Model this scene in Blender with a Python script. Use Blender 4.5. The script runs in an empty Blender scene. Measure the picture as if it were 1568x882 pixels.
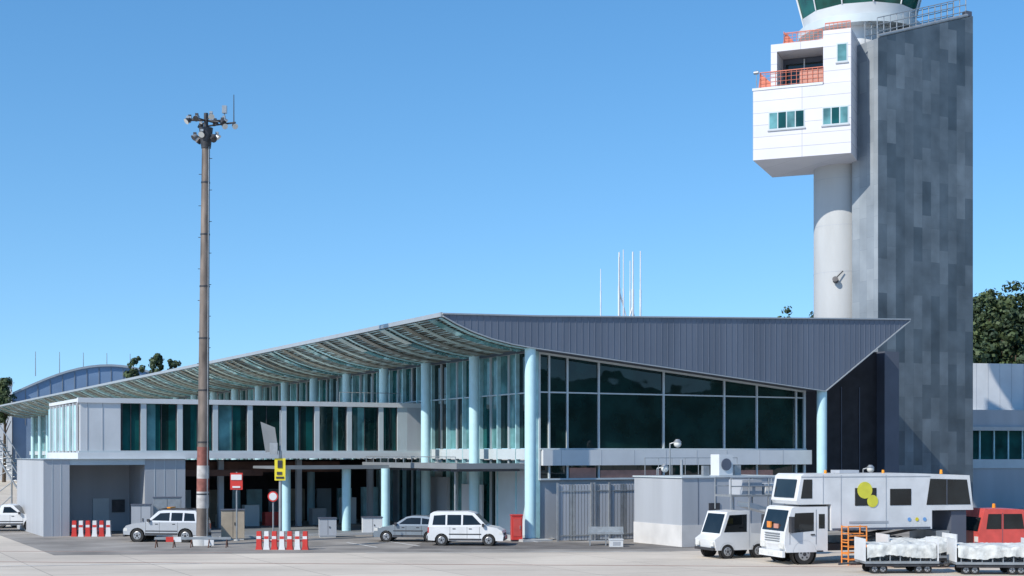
import bpy, bmesh, math, random
from mathutils import Matrix, Vector
random.seed(7)
R=math.radians
scene=bpy.context.scene
# ------------------------------------------------------------------ materials
def newmat(name):
    m=bpy.data.materials.new(name); m.use_nodes=True
    nt=m.node_tree; b=nt.nodes['Principled BSDF']; return m,nt,b
def pm(name,col,rough=0.6,metal=0.0,var=0.12,scale=1.5,bump=0.0,bscale=20,streak=False,spec=0.5,ms=None):
    m,nt,b=newmat(name)
    b.inputs['Roughness'].default_value=rough; b.inputs['Metallic'].default_value=metal
    b.inputs['Specular IOR Level'].default_value=spec
    tc=nt.nodes.new('ShaderNodeTexCoord'); mp=nt.nodes.new('ShaderNodeMapping')
    nt.links.new(tc.outputs['Object'],mp.inputs[0])
    if streak: mp.inputs['Scale'].default_value=(1,1,0.12)
    if ms: mp.inputs['Scale'].default_value=ms
    n=nt.nodes.new('ShaderNodeTexNoise'); n.inputs['Scale'].default_value=scale; n.inputs['Detail'].default_value=6
    nt.links.new(mp.outputs[0],n.inputs['Vector'])
    cr=nt.nodes.new('ShaderNodeValToRGB')
    cr.color_ramp.elements[0].position=0.3; cr.color_ramp.elements[1].position=0.7
    cr.color_ramp.elements[0].color=tuple(c*(1-var) for c in col)+(1,)
    cr.color_ramp.elements[1].color=tuple(min(1,c*(1+var)) for c in col)+(1,)
    nt.links.new(n.outputs['Fac'],cr.inputs[0]); nt.links.new(cr.outputs[0],b.inputs['Base Color'])
    if bump>0:
        n2=nt.nodes.new('ShaderNodeTexNoise'); n2.inputs['Scale'].default_value=bscale; n2.inputs['Detail'].default_value=4
        nt.links.new(tc.outputs['Object'],n2.inputs['Vector'])
        bp=nt.nodes.new('ShaderNodeBump'); bp.inputs['Strength'].default_value=bump; bp.inputs['Distance'].default_value=0.05
        nt.links.new(n2.outputs['Fac'],bp.inputs['Height']); nt.links.new(bp.outputs[0],b.inputs['Normal'])
    return m
def brickmat(name,c1,c2,mortar,bw,rh,rough=0.6,vertical=False,msize=0.02,noise=0.25,offset=0.5,metal=0):
    m,nt,b=newmat(name); b.inputs['Roughness'].default_value=rough; b.inputs['Metallic'].default_value=metal
    tc=nt.nodes.new('ShaderNodeTexCoord'); sx=nt.nodes.new('ShaderNodeSeparateXYZ'); cx=nt.nodes.new('ShaderNodeCombineXYZ')
    nt.links.new(tc.outputs['Object'],sx.inputs[0])
    ad=nt.nodes.new('ShaderNodeMath'); ad.operation='ADD'
    nt.links.new(sx.outputs['X'],ad.inputs[0]); nt.links.new(sx.outputs['Y'],ad.inputs[1])
    if vertical: nt.links.new(sx.outputs['Z'],cx.inputs['X']); nt.links.new(ad.outputs[0],cx.inputs['Y'])
    else: nt.links.new(ad.outputs[0],cx.inputs['X']); nt.links.new(sx.outputs['Z'],cx.inputs['Y'])
    br=nt.nodes.new('ShaderNodeTexBrick'); nt.links.new(cx.outputs[0],br.inputs['Vector'])
    br.inputs['Color1'].default_value=c1+(1,); br.inputs['Color2'].default_value=c2+(1,); br.inputs['Mortar'].default_value=mortar+(1,)
    br.inputs['Scale'].default_value=1; br.inputs['Brick Width'].default_value=bw; br.inputs['Row Height'].default_value=rh
    br.inputs['Mortar Size'].default_value=msize; br.inputs['Mortar Smooth'].default_value=0.1; br.offset=offset
    n=nt.nodes.new('ShaderNodeTexNoise'); n.inputs['Scale'].default_value=0.5; n.inputs['Detail'].default_value=8
    nt.links.new(tc.outputs['Object'],n.inputs['Vector'])
    mr=nt.nodes.new('ShaderNodeMapRange'); mr.inputs['To Min'].default_value=1-noise*1.6; mr.inputs['To Max'].default_value=1+noise*1.6
    nt.links.new(n.outputs['Fac'],mr.inputs['Value'])
    mx=nt.nodes.new('ShaderNodeVectorMath'); mx.operation='SCALE'
    nt.links.new(br.outputs['Color'],mx.inputs[0]); nt.links.new(mr.outputs[0],mx.inputs['Scale'])
    nt.links.new(mx.outputs[0],b.inputs['Base Color']); return m
def glassmat(name,col,rough=0.04,ior=1.5,wav=0.0):
    m,nt,b=newmat(name); b.inputs['Roughness'].default_value=rough; b.inputs['IOR'].default_value=ior
    tc=nt.nodes.new('ShaderNodeTexCoord'); n=nt.nodes.new('ShaderNodeTexNoise'); n.inputs['Scale'].default_value=0.6; n.inputs['Detail'].default_value=5
    nt.links.new(tc.outputs['Object'],n.inputs['Vector'])
    cr=nt.nodes.new('ShaderNodeValToRGB'); cr.color_ramp.elements[0].position=0.35; cr.color_ramp.elements[1].position=0.7
    cr.color_ramp.elements[0].color=tuple(c*0.5 for c in col)+(1,); cr.color_ramp.elements[1].color=tuple(c*1.6 for c in col)+(1,)
    nt.links.new(n.outputs['Fac'],cr.inputs[0]); nt.links.new(cr.outputs[0],b.inputs['Base Color'])
    if wav>0:
        n2=nt.nodes.new('ShaderNodeTexNoise'); n2.inputs['Scale'].default_value=0.7; n2.inputs['Detail'].default_value=1
        nt.links.new(tc.outputs['Object'],n2.inputs['Vector'])
        bp=nt.nodes.new('ShaderNodeBump'); bp.inputs['Strength'].default_value=wav; bp.inputs['Distance'].default_value=0.06
        nt.links.new(n2.outputs['Fac'],bp.inputs['Height']); nt.links.new(bp.outputs[0],b.inputs['Normal'])
    return m
M={}
M['roofgrey']=pm('zinc_cladding',(0.135,0.160,0.205),0.5,0.1,0.14,0.6,streak=True)
M['roofrib']=pm('zinc_rib',(0.155,0.18,0.23),0.5,0.1,0.08)
M['rooftop']=pm('roof_sheet',(0.35,0.37,0.40),0.5,0.3)
M['edge']=pm('edge_trim',(0.40,0.43,0.45),0.45,0.3,0.05)
M['soffit']=pm('soffit_metal',(0.32,0.34,0.31),0.4,0.15,0.8,1.0,ms=(.12,.42,.12))
M['slat']=pm('soffit_slat',(0.40,0.49,0.46),0.35,0.15,0.75,1.0,ms=(.2,.55,.2))
M['slatd']=pm('soffit_slat_dark',(0.20,0.19,0.15),0.4,0.2,0.6,1.0,ms=(.3,.5,.3))
M['cyan']=pm('pale_blue_paint',(0.50,0.74,0.79),0.4,0,0.05,2)
M['cyanlt']=pm('pale_blue_panel',(0.38,0.63,0.66),0.3,0,0.15,2)
M['white']=pm('white_cladding',(0.62,0.64,0.65),0.5,0,0.06,0.8)
M['white2']=pm('white_frame',(0.52,0.58,0.60),0.4,0,0.05,1)
M['grey']=pm('grey_panel',(0.39,0.41,0.435),0.55,0,0.10,0.7,streak=True)
M['greyd']=pm('dark_grey_panel',(0.09,0.105,0.14),0.6,0,0.1,0.7)
M['greym']=pm('mid_grey_panel',(0.20,0.215,0.225),0.6,0,0.1,0.7)
M['dark']=pm('shade_dark',(0.018,0.018,0.022),0.8,0,0.4,1.2)  # near-black colour stands in for shade in recesses and interiors
M['brown']=pm('dark_brown',(0.10,0.045,0.03),0.8,0,0.4,1)
M['beige']=pm('beige_panel',(0.40,0.34,0.26),0.7,0,0.15,1)
M['glass']=glassmat('facade_glass',(0.005,0.022,0.021),0.02,1.5,.15)
M['glassteal']=glassmat('teal_glass',(0.006,0.062,0.060),0.04,1.45,.1)
M['glasslt']=glassmat('pale_glass',(0.11,0.27,0.28),0.08)
M['glasscab']=glassmat('cab_glass',(0.005,0.075,0.060),0.03)
M['carglass']=glassmat('car_glass',(0.012,0.016,0.018),0.03)
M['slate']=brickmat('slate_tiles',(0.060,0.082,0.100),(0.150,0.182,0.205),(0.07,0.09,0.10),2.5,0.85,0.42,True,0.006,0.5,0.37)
M['slatesun']=brickmat('slate_tiles_sunlit',(0.23,0.26,0.285),(0.31,0.34,0.36),(0.18,0.20,0.22),2.3,0.75,0.45,True,0.008,0.25,0.37)  # same slate, with the paleness of the sunlit face put into the colour
M['twhite']=brickmat('tower_white_panels',(0.63,0.62,0.64),(0.67,0.66,0.68),(0.36,0.36,0.39),3.6,0.88,0.5,False,0.02,0.05,0.0)
M['concrete']=pm('cast_concrete',(0.46,0.47,0.465),0.7,0,0.10,0.5,0.15,8,ms=(1,1,.25))
M['mast']=pm('mast_steel',(0.19,0.155,0.13),0.6,0.3,0.45,2.2,ms=(1,1,.3))
M['mred']=pm('faded_red',(0.24,0.085,0.065),0.7,0,0.35,3)
M['mwht']=pm('dirty_white',(0.46,0.44,0.42),0.7,0,0.25,3)
M['steel']=pm('galvanised_steel',(0.36,0.38,0.39),0.4,0.5,0.15,3)
M['dsteel']=pm('dark_steel',(0.06,0.06,0.065),0.5,0.4,0.3,3)
M['red']=pm('red_paint',(0.58,0.045,0.035),0.4,0,0.1,3)
M['redt']=pm('tug_red_paint',(0.60,0.085,0.07),0.35,0,0.15,2)
M['orange']=pm('salmon_rail',(0.66,0.20,0.12),0.5,0,0.1,3)
M['salmon']=pm('salmon_panel_and_reflection',(0.50,0.24,0.18),0.6,0,0.15,2)
M['orangel']=pm('orange_stair',(0.72,0.25,0.05),0.5,0,0.1,3)
M['yellow']=pm('yellow_paint',(0.72,0.60,0.03),0.5,0,0.08,3)
M['wpaint']=pm('white_paint',(0.68,0.69,0.69),0.3,0,0.09,1.3)
M['spaint']=pm('silver_paint',(0.48,0.50,0.52),0.3,0.3,0.06,1.3)
M['gpaint']=pm('grey_car_paint',(0.27,0.31,0.34),0.3,0.4,0.06,1.3)
M['rubber']=pm('tyre_rubber',(0.02,0.02,0.02),0.8,0,0.2,5)
M['hub']=pm('wheel_hub',(0.38,0.39,0.40),0.4,0.5,0.1,5)
M['lamp']=pm('lamp_lens',(0.66,0.66,0.62),0.15,0,0.1,8)
M['rlamp']=pm('tail_lens',(0.45,0.02,0.02),0.2,0,0.1,8)
M['olamp']=pm('amber_lens',(0.8,0.3,0.02),0.2,0,0.1,8)
M['tarp']=pm('white_tarpaulin',(0.58,0.585,0.55),0.45,0,0.25,3.5,0.9,4)
M['bark']=pm('bark',(0.09,0.065,0.045),0.9,0,0.3,4)
M['blue']=pm('blue_cladding',(0.16,0.36,0.68),0.5,0,0.05,1)
M['vault']=pm('vault_metal',(0.20,0.29,0.42),0.45,0.15,0.1,0.3)
M['grn']=pm('yellow_decal',(0.68,0.64,0.06),0.5,0,0.1,3)
M['wallw']=pm('rendered_wall',(0.60,0.585,0.56),0.8,0,0.1,1)
def leafmat(name,a,bb):
    m,nt,b=newmat(name); b.inputs['Roughness'].default_value=0.7
    tc=nt.nodes.new('ShaderNodeTexCoord'); n=nt.nodes.new('ShaderNodeTexNoise'); n.inputs['Scale'].default_value=0.35; n.inputs['Detail'].default_value=8
    nt.links.new(tc.outputs['Object'],n.inputs['Vector'])
    cr=nt.nodes.new('ShaderNodeValToRGB'); cr.color_ramp.elements[0].position=0.35; cr.color_ramp.elements[1].position=0.65
    cr.color_ramp.elements[0].color=a+(1,); cr.color_ramp.elements[1].color=bb+(1,)
    nt.links.new(n.outputs['Fac'],cr.inputs[0]); nt.links.new(cr.outputs[0],b.inputs['Base Color']); return m
M['leaf']=leafmat('foliage',(0.034,0.056,0.018),(0.085,0.12,0.04))
M['leafd']=leafmat('foliage_dark',(0.020,0.040,0.016),(0.052,0.080,0.030))
M['hillg']=leafmat('hill_green',(0.008,0.028,0.018),(0.035,0.072,0.04))
def groundmat():
    m,nt,b=newmat('apron_concrete'); b.inputs['Roughness'].default_value=0.9
    b.inputs['Specular IOR Level'].default_value=0.25
    tc=nt.nodes.new('ShaderNodeTexCoord')
    br=nt.nodes.new('ShaderNodeTexBrick'); br.inputs['Scale'].default_value=1; br.inputs['Brick Width'].default_value=5; br.inputs['Row Height'].default_value=5
    br.offset=0; br.inputs['Mortar Size'].default_value=0.03
    br.inputs['Color1'].default_value=(0.58,0.51,0.425,1); br.inputs['Color2'].default_value=(0.63,0.56,0.465,1); br.inputs['Mortar'].default_value=(0.40,0.355,0.30,1)
    mp=nt.nodes.new('ShaderNodeMapping'); mp.inputs['Rotation'].default_value=(0,0,R(-27.4))
    nt.links.new(tc.outputs['Object'],mp.inputs[0]); nt.links.new(mp.outputs[0],br.inputs['Vector'])
    def nz(scale,lo,hi,sc=(1,1,1)):
        m2=nt.nodes.new('ShaderNodeMapping'); m2.inputs['Scale'].default_value=sc; nt.links.new(tc.outputs['Object'],m2.inputs[0])
        n=nt.nodes.new('ShaderNodeTexNoise'); n.inputs['Scale'].default_value=scale; n.inputs['Detail'].default_value=9; n.inputs['Roughness'].default_value=0.65
        nt.links.new(m2.outputs[0],n.inputs['Vector'])
        mr=nt.nodes.new('ShaderNodeMapRange'); mr.inputs['From Min'].default_value=0.3; mr.inputs['From Max'].default_value=0.7
        mr.inputs['To Min'].default_value=lo; mr.inputs['To Max'].default_value=hi
        nt.links.new(n.outputs['Fac'],mr.inputs['Value']); return mr
    a=nz(0.12,.84,1.08); c=nz(0.5,.86,1.08,(.12,1,1))
    mu=nt.nodes.new('ShaderNodeMath'); mu.operation='MULTIPLY'; nt.links.new(a.outputs[0],mu.inputs[0]); nt.links.new(c.outputs[0],mu.inputs[1])
    mx=nt.nodes.new('ShaderNodeVectorMath'); mx.operation='SCALE'
    nt.links.new(br.outputs['Color'],mx.inputs[0]); nt.links.new(mu.outputs[0],mx.inputs['Scale'])
    nt.links.new(mx.outputs[0],b.inputs['Base Color']); return m
M['apron']=groundmat()
M['asphalt']=pm('asphalt',(0.27,0.25,0.225),0.9,0,0.30,0.35,0.3,30,spec=.25)
M['patch']=pm('asphalt_patch',(0.16,0.15,0.14),0.9,0,0.25,0.7,0.3,30,spec=.25)
M['lineW']=pm('white_marking',(0.66,0.65,0.61),0.8,0,0.15,2)
M['lineR']=pm('red_marking',(0.54,0.33,0.26),0.8,0,0.2,2)
# ------------------------------------------------------------------ builder
class MB:
    def __init__(s): s.v=[];s.f=[];s.mi=[];s.sm=[];s.mats=[];s.M=Matrix.Identity(4)
    def mid(s,m):
        m=M[m]
        if m not in s.mats: s.mats.append(m)
        return s.mats.index(m)
    def add(s,pts,faces,mat,smooth=False):
        o=len(s.v); s.v+= [tuple(s.M@Vector(p)) for p in pts]; k=s.mid(mat)
        for f in faces: s.f.append([o+i for i in f]); s.mi.append(k); s.sm.append(smooth)
    def poly(s,pts,mat): s.add(pts,[list(range(len(pts)))],mat)
    def box(s,x0,x1,y0,y1,z0,z1,mat):
        p=[(x0,y0,z0),(x1,y0,z0),(x1,y1,z0),(x0,y1,z0),(x0,y0,z1),(x1,y0,z1),(x1,y1,z1),(x0,y1,z1)]
        s.add(p,[(0,3,2,1),(4,5,6,7),(0,1,5,4),(1,2,6,5),(2,3,7,6),(3,0,4,7)],mat)
    def cyl(s,p0,p1,r0,r1,mat,n=16,caps=True,capmat=None):
        p0=Vector(p0);p1=Vector(p1);d=(p1-p0).normalized()
        a=Vector((0,0,1)) if abs(d.z)<0.9 else Vector((1,0,0))
        e=d.cross(a).normalized(); g=d.cross(e)
        A=[];B=[]
        for i in range(n):
            t=2*math.pi*i/n; o=e*math.cos(t)+g*math.sin(t); A.append(p0+o*r0);B.append(p1+o*r1)
        s.add(A+B,[(i,(i+1)%n,n+(i+1)%n,n+i) for i in range(n)],mat,True)
        if caps:
            s.add(A,[list(range(n))],capmat or mat); s.add(B,[list(range(n))],capmat or mat)
    def ext(s,sec,y0,y1,mat,cap0=None,cap1=None):
        n=len(sec)
        P=[(x,y0,z) for x,z in sec]+[(x,y1,z) for x,z in sec]
        s.add(P,[(i,(i+1)%n,n+(i+1)%n,n+i) for i in range(n)],mat)
        s.poly(P[:n],cap0 or mat); s.poly(P[n:],cap1 or cap0 or mat)
    def sph(s,c,r,mat,n=10,m=6):
        pts=[];fs=[]
        for j in range(m+1):
            a=math.pi*j/m
            for i in range(n):
                t=2*math.pi*i/n; pts.append((c[0]+r*math.sin(a)*math.cos(t),c[1]+r*math.sin(a)*math.sin(t),c[2]+r*math.cos(a)))
        for j in range(m):
            for i in range(n): fs.append((j*n+i,j*n+(i+1)%n,(j+1)*n+(i+1)%n,(j+1)*n+i))
        s.add(pts,fs,mat,True)
    def obj(s,name,parent=None,loc=(0,0,0),yaw=0,bevel=0,recalc=True):
        me=bpy.data.meshes.new(name); me.from_pydata(s.v,[],s.f)
        for m in s.mats: me.materials.append(m)
        me.polygons.foreach_set('material_index',s.mi); me.polygons.foreach_set('use_smooth',s.sm)
        me.update()
        if recalc:
            bm=bmesh.new(); bm.from_mesh(me); bmesh.ops.recalc_face_normals(bm,faces=bm.faces); bm.to_mesh(me); bm.free()
        o=bpy.data.objects.new(name,me); scene.collection.objects.link(o)
        o.location=loc; o.rotation_euler=(0,0,R(yaw))
        if parent: o.parent=parent
        if bevel:
            md=o.modifiers.new('bevel','BEVEL'); md.width=bevel; md.segments=2; md.limit_method='ANGLE'; md.angle_limit=R(35)
        return o
def empty(name,loc=(0,0,0),yaw=0):
    e=bpy.data.objects.new(name,None); scene.collection.objects.link(e); e.location=loc; e.rotation_euler=(0,0,R(yaw)); return e
OX,OY,ANG=1.04,80.7,27.4
CU,SU=math.cos(R(ANG)),math.sin(R(ANG))
def L2W(u,v,z=0): return (OX+CU*u-SU*v, OY+SU*u+CU*v, z)
TM=Matrix.Translation((OX,OY,0))@Matrix.Rotation(R(ANG),4,'Z')
# ------------------------------------------------------------------ ground
b=MB(); b.poly([(-2500,-2500,0),(2500,-2500,0),(2500,2500,0),(-2500,2500,0)],'apron'); b.obj('apron_ground')
b=MB(); b.M=TM
b.poly([(-26,0.5,.004),(-11,-5.0,.004),(2,-11,.004),(10,-12.5,.004),(60,-10,.004),(60,30,.004),(3,30,.004),(-26,30,.004)],'asphalt')
b.poly([(-9,-3.2,.008),(1,-8.4,.008),(6,-9.6,.008),(4.2,-5,.008),(0,-1.5,.008),(-6,1.5,.008)],'patch')
b.obj('asphalt_road')
b=MB()
b.poly([(-60,74.6,.012),(-14,71.0,.012),(-14,71.12,.012),(-60,74.72,.012)],'lineR')
b.poly([(-40,66.2,.012),(40,60.2,.012),(40,60.35,.012),(-40,66.35,.012)],'lineR')
b.poly([(-40,59.2,.012),(-14,64.0,.012),(-14,64.2,.012),(-40,59.4,.012)],'lineW')
b.M=TM
b.poly([(-12,-5.2,.016),(2,-11.2,.016),(2.05,-11.0,.016),(-12,-5.0,.016)],'lineW')
for i in range(6):
    b.poly([(-10+i*2.4,-1.5,.016),(-9.85+i*2.4,-1.5,.016),(-9.85+i*2.4,3,.016),(-10+i*2.4,3,.016)],'lineW')
b.obj('painted_markings')
b=MB(); b.M=TM
b.box(-15.2,-1.0,9.6,9.8,0,.14,'concrete'); b.box(-1.0,-.8,-1.0,9.8,0,.14,'concrete'); b.box(-15.2,-1.0,9.8,27,.0,.10,'greym'); b.box(-.8,.9,-1,27,0,.10,'concrete')
b.obj('kerbed_pavement')
# ------------------------------------------------------------------ terminal
T=empty('airport_terminal',(OX,OY,0),ANG)
VE=185
sof=[(0,10.96),(-1.3,11.12),(-2.6,11.38),(-3.8,11.73),(-4.8,12.12),(-5.6,12.5)]
b=MB()
sec=[(-5.6,12.62),(0.4,12.72),(27.8,13.72),(28.0,13.62),(21,8.94)]+sof
n=len(sec)
P0=[(x,-.35,z) for x,z in sec]; P1=[(x,VE,z) for x,z in sec]
b.poly(P0,'roofgrey'); b.poly(P1,'roofgrey')
ms=['rooftop','rooftop','edge','roofgrey','greyd']+['soffit']*5+['edge']
for i in range(n):
    j=(i+1)%n; b.poly([P0[i],P0[j],P1[j],P1[i]],ms[i])
b.obj('roof',T)
def zlo(u):
    if u>=21: return 8.94+(u-21)*(4.68/7.0)
    if u>=0: return 10.96-2.02*u/21
    for (a,za),(c,zc) in zip(sof,sof[1:]):
        if c<=u<=a: return za+(zc-za)*(a-u)/(a-c)
    return 12.5
def zhi(u):
    return 12.62+(u+5.6)/6*.1 if u<.4 else 12.72+(u-.4)/27.4
b=MB()
u=-5.2
while u<27.6:
    z0=zlo(u)+.03; z1=zhi(u)-.03
    if z1-z0>.12: b.box(u-.014,u+.014,-.372,-.352,z0,z1,'roofrib')
    u+=.42
def strip(b,pts,y0,y1,h,mat):
    for (a,za),(c,zc) in zip(pts,pts[1:]):
        P=[(a,y0,za),(c,y0,zc),(c,y0,zc+h),(a,y0,za+h),(a,y1,za),(c,y1,zc),(c,y1,zc+h),(a,y1,za+h)]
        b.add(P,[(0,1,2,3),(4,7,6,5),(0,4,5,1),(3,2,6,7),(0,3,7,4),(1,5,6,2)],mat)
strip(b,[(-5.65,12.56),(0.4,12.70),(28.05,13.70)],-.45,-.30,.08,'edge')
strip(b,[(28.02,13.60),(21,8.86),(0,10.88)]+[(x,z-.08) for x,z in sof[1:]],-.44,-.30,.06,'edge')
b.box(-5.72,-5.601,-.3,VE,12.44,12.68,'edge')
b.obj('roof_trim',T)
# soffit slats & ribs, with pale bands that put cyan reflections into the colour
b=MB()
kk=0
for (p,q) in zip(sof,sof[1:]):
    L=math.dist(p,q); m=max(1,int(L/.2))
    for k in range(m):
        t=(k+.5)/m; uu=p[0]+(q[0]-p[0])*t; zz=p[1]+(q[1]-p[1])*t
        b.box(uu-.05,uu+.05,0,VE-1,zz-.09,zz-.05,'slatd' if kk%3==0 else 'slat'); kk+=1
for c in range(0,26):
    for off,w,mm in ((0,.35,'cyanlt'),(1.2,.9,'glasslt'),(3.65,.5,'slat'),(5.4,.7,'slatd')):
        v=c*7.3+off
        if v>VE-1: continue
        pts=[(x,z-.14) for i,(x,z) in enumerate(sof)]
        strip(b,pts,v-w/2,v+w/2,.04,mm)
b.obj('soffit_louvres',T)
# columns
b=MB()
for c in range(0,25):
    b.cyl((0,c*7.3,0),(0,c*7.3,zlo(0)),.32,.32,'cyan',24)
    b.cyl((0,c*7.3,.1),(0,c*7.3,.16),.42,.42,'steel',24)
b.cyl((21,0,0),(21,0,8.95),.32,.32,'cyan',24)
b.cyl((21,9,0),(21,9,8.95),.32,.32,'cyan',24)
b.obj('columns',T)
# right glazed facade (v=1.2)
US=[1.2,1.84,3.06,5.19,9.76,14.25,16.75,19.85,20.5]
b=MB(); g=MB()
def pane(g,u0,u1,z0,za,zb,mat,v=1.2):
    j=[random.uniform(-.012,.012) for _ in range(3)]
    x=v
    def f(u,z): return x+j[0]*(u-u0)/(u1-u0+.01)+j[1]*(z-z0)/4
    g.poly([(u0,f(u0,z0),z0),(u1,f(u1,z0),z0),(u1,f(u1,zb),zb),(u0,f(u0,za),za)],mat)
for a,c in zip(US,US[1:]):
    ta,tc=zlo(a)-.02,zlo(c)-.02
    pane(g,a,c,5.25,8.46,8.46,'glass')
    if ta>8.7: pane(g,a,c,8.54,ta,max(tc,8.56),'glass')
    pane(g,a,c,3.5,4.25,4.25,'glass')
    b.box(a-.05,a+.05,1.08,1.3,3.4,ta,'white2')
b.box(20.45,20.6,1.08,1.3,3.4,zlo(20.5),'white2')
b.box(1.2,20.5,1.1,1.28,8.46,8.54,'white2')
strip(b,[(1.2,zlo(1.2)-.14),(20.5,zlo(20.5)-.14)],1.06,1.3,.12,'white2')
b.box(1.2,20.6,1.0,1.3,5.17,5.25,'white2')
b.box(1.3,20.9,.85,1.3,4.25,5.16,'white')
for uu in (2.5,5.2,7.5,9.76,12,14.25,16.75,18.6): b.box(uu-.012,uu+.012,.84,.85,4.26,5.15,'grey')
b.box(5.3,9.6,1.12,1.18,3.5,3.95,'salmon'); b.box(14.5,18,1.12,1.18,3.5,3.9,'salmon'); b.box(3.2,5,1.12,1.18,3.5,4.1,'salmon')  # reddish reflections in the lower glazing, put in as coloured slabs
b.box(1.2,20.5,1.25,1.5,0,3.4,'grey'); b.box(1.2,20.5,1.0,1.5,3.4,3.5,'white2')
g.obj('front_glazing',T,recalc=False); b.obj('front_mullions',T)
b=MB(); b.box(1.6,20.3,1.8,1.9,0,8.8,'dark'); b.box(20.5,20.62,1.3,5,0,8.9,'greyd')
b.poly([(20.5,5,0),(30,5,0),(30,5,12),(25.4,5,11.8),(21,5,8.9),(20.5,5,8.9)],'dark')  # recessed wall below the roof tip, its shade put into the colour
for uu in (22,23.6,25.2,26.8,28.4): b.box(uu,uu+.05,4.95,4.99,0,9.5,'greyd')
b.box(30,31.3,4.2,5.2,0,12,'greyd')
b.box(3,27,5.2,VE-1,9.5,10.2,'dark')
b.obj('core_walls',T)
# left glazed facade (u=1.2)
b=MB(); g=MB()
v=1.2; i=0
while v<VE-3:
    w=1.22
    def pn(z0,z1,mat):
        j=random.uniform(-.01,.01)
        g.poly([(1.2,v,z0),(1.2+j,v+w,z0),(1.2+j,v+w,z1),(1.2,v,z1)],mat)
    mu=random.choice(['glasslt','glassteal','glass','glasslt','glassteal'])
    pn(8.54,10.9,mu)
    pn(5.25,8.46,random.choice([mu,'glassteal','glasslt','glass']))
    pn(0,4.55,random.choice(['glass','glassteal','glass','glasslt','white2']))
    b.box(1.08 if i%2 else .95,1.25,v-.05,v+.05,0,10.92,'white2' if i%2 else 'cyanlt')
    v+=w; i+=1
b.box(1.05,1.3,1.2,VE,8.46,8.54,'white2'); b.box(.95,1.3,1.2,VE,4.6,5.22,'white2'); b.box(1.05,1.3,1.2,VE,10.85,10.93,'white2')
b.box(1.0,1.6,1.3,6.4,.1,3.9,'white2'); b.box(.9,1.0,8,11,.1,3,'white'); b.box(.8,1.0,13,16,.1,3.4,'grey')
g.obj('side_glazing',T,recalc=False); b.obj('side_mullions',T)
# entrance canopies
b=MB()
b.box(-3.6,.9,2,16.5,4.12,4.34,'greym'); b.box(-3.72,-3.6,1.9,16.5,4.06,4.38,'greym'); b.box(-3.6,.9,1.9,2,4.06,4.38,'greym')
b.box(-11,-3.72,12,16.9,4.0,4.16,'greym'); b.box(-11,-3.72,11.9,12,3.98,4.22,'greym')
for k in range(6): b.box(-3.5,.9,3+k*2.4,3.12+k*2.4,3.9,4.12,'greyd')
for k in range(12): b.cyl((-3.66,2.2+k*1.25,4.38),(-3.66,2.2+k*1.25,4.75),.025,.025,'steel',6)
b.cyl((-3.66,2.2,4.75),(-3.66,16,4.75),.025,.025,'steel',6)
for p in ((-6.2,12.9),(-4.0,11.8),(-9.6,14.5),(-4,25.8),(-10,24)):
    b.cyl((p[0],p[1],0),(p[0],p[1],4.0),.28,.28,'cyan',20)
b.cyl((-2.6,4.5,0),(-2.6,4.5,4.1),.06,.06,'steel',10)
b.obj('entrance_canopy',T)
# corridor wing
b=MB(); g=MB()
b.box(-21.7,.9,17.3,28,8.1,8.3,'white'); b.box(-21.85,.9,16.9,17.3,8.02,8.32,'white')
b.box(-21.85,.9,16.9,28,4.62,5.0,'white'); b.box(-21.8,.9,16.95,17.25,5.0,5.12,'white2')
b.box(-21.7,-19.3,17.0,17.3,5.12,8.02,'white'); b.box(-20.4,-20.36,16.98,17.0,5.12,8.02,'grey'); b.box(-21.3,-21.26,16.98,17.0,5.12,8.02,'grey')
b.box(-.3,.9,17.0,17.3,5.12,8.02,'grey')
ws=[-19.2]+[-17.7+2.245*i for i in range(8)]
ends=[]
rw=random.Random(11)
for i,s0 in enumerate(ws):
    e=s0+(1.1 if i==0 else 1.86)
    if i==8: e=-1.0
    ends.append(e)
    cuts=sorted([s0,e]+[s0+(e-s0)*q for q in (rw.uniform(.15,.35),rw.uniform(.45,.6),rw.uniform(.7,.85))])
    for a,c in zip(cuts,cuts[1:]):
        j=rw.uniform(-.004,.004)
        g.poly([(a,17.22,5.12),(c,17.22+j,5.12),(c,17.22+j,8.0),(a,17.22,8.0)],rw.choice(['glass','glassteal','glass','glass','glassteal','glasslt']))
    mid=(s0+e)/2
    b.box(mid-.02,mid+.02,17.15,17.21,5.12,8.0,'dsteel')
    b.box(s0-.03,s0+.03,17.1,17.3,5.12,8.02,'dsteel'); b.box(e-.03,e+.03,17.1,17.3,5.12,8.02,'dsteel')
for i in range(len(ws)-1):
    b.box(ends[i]+.03,ws[i+1]-.03,17.0,17.3,5.12,8.02,'white2')
b.box(-1,-.3,17.0,17.3,5.12,8.02,'white2')
for k in range(9):
    vv=17.6+k*1.15
    g.poly([(-21.75,vv,5.1),(-21.75,vv+1.1,5.1),(-21.75,vv+1.1,7.9),(-21.75,vv,7.9)],'glasslt' if k%2 else 'cyanlt'); b.box(-21.85,-21.7,vv-.06,vv+.06,5,8.02,'white')
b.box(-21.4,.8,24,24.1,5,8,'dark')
for k in range(6): b.cyl((-4+k*.9,20,8.3),(-4+k*.9,20,9.1),.02,.02,'steel',6)
b.cyl((-4,20,9.1),(.5,20,9.1),.025,.025,'steel',6)
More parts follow.
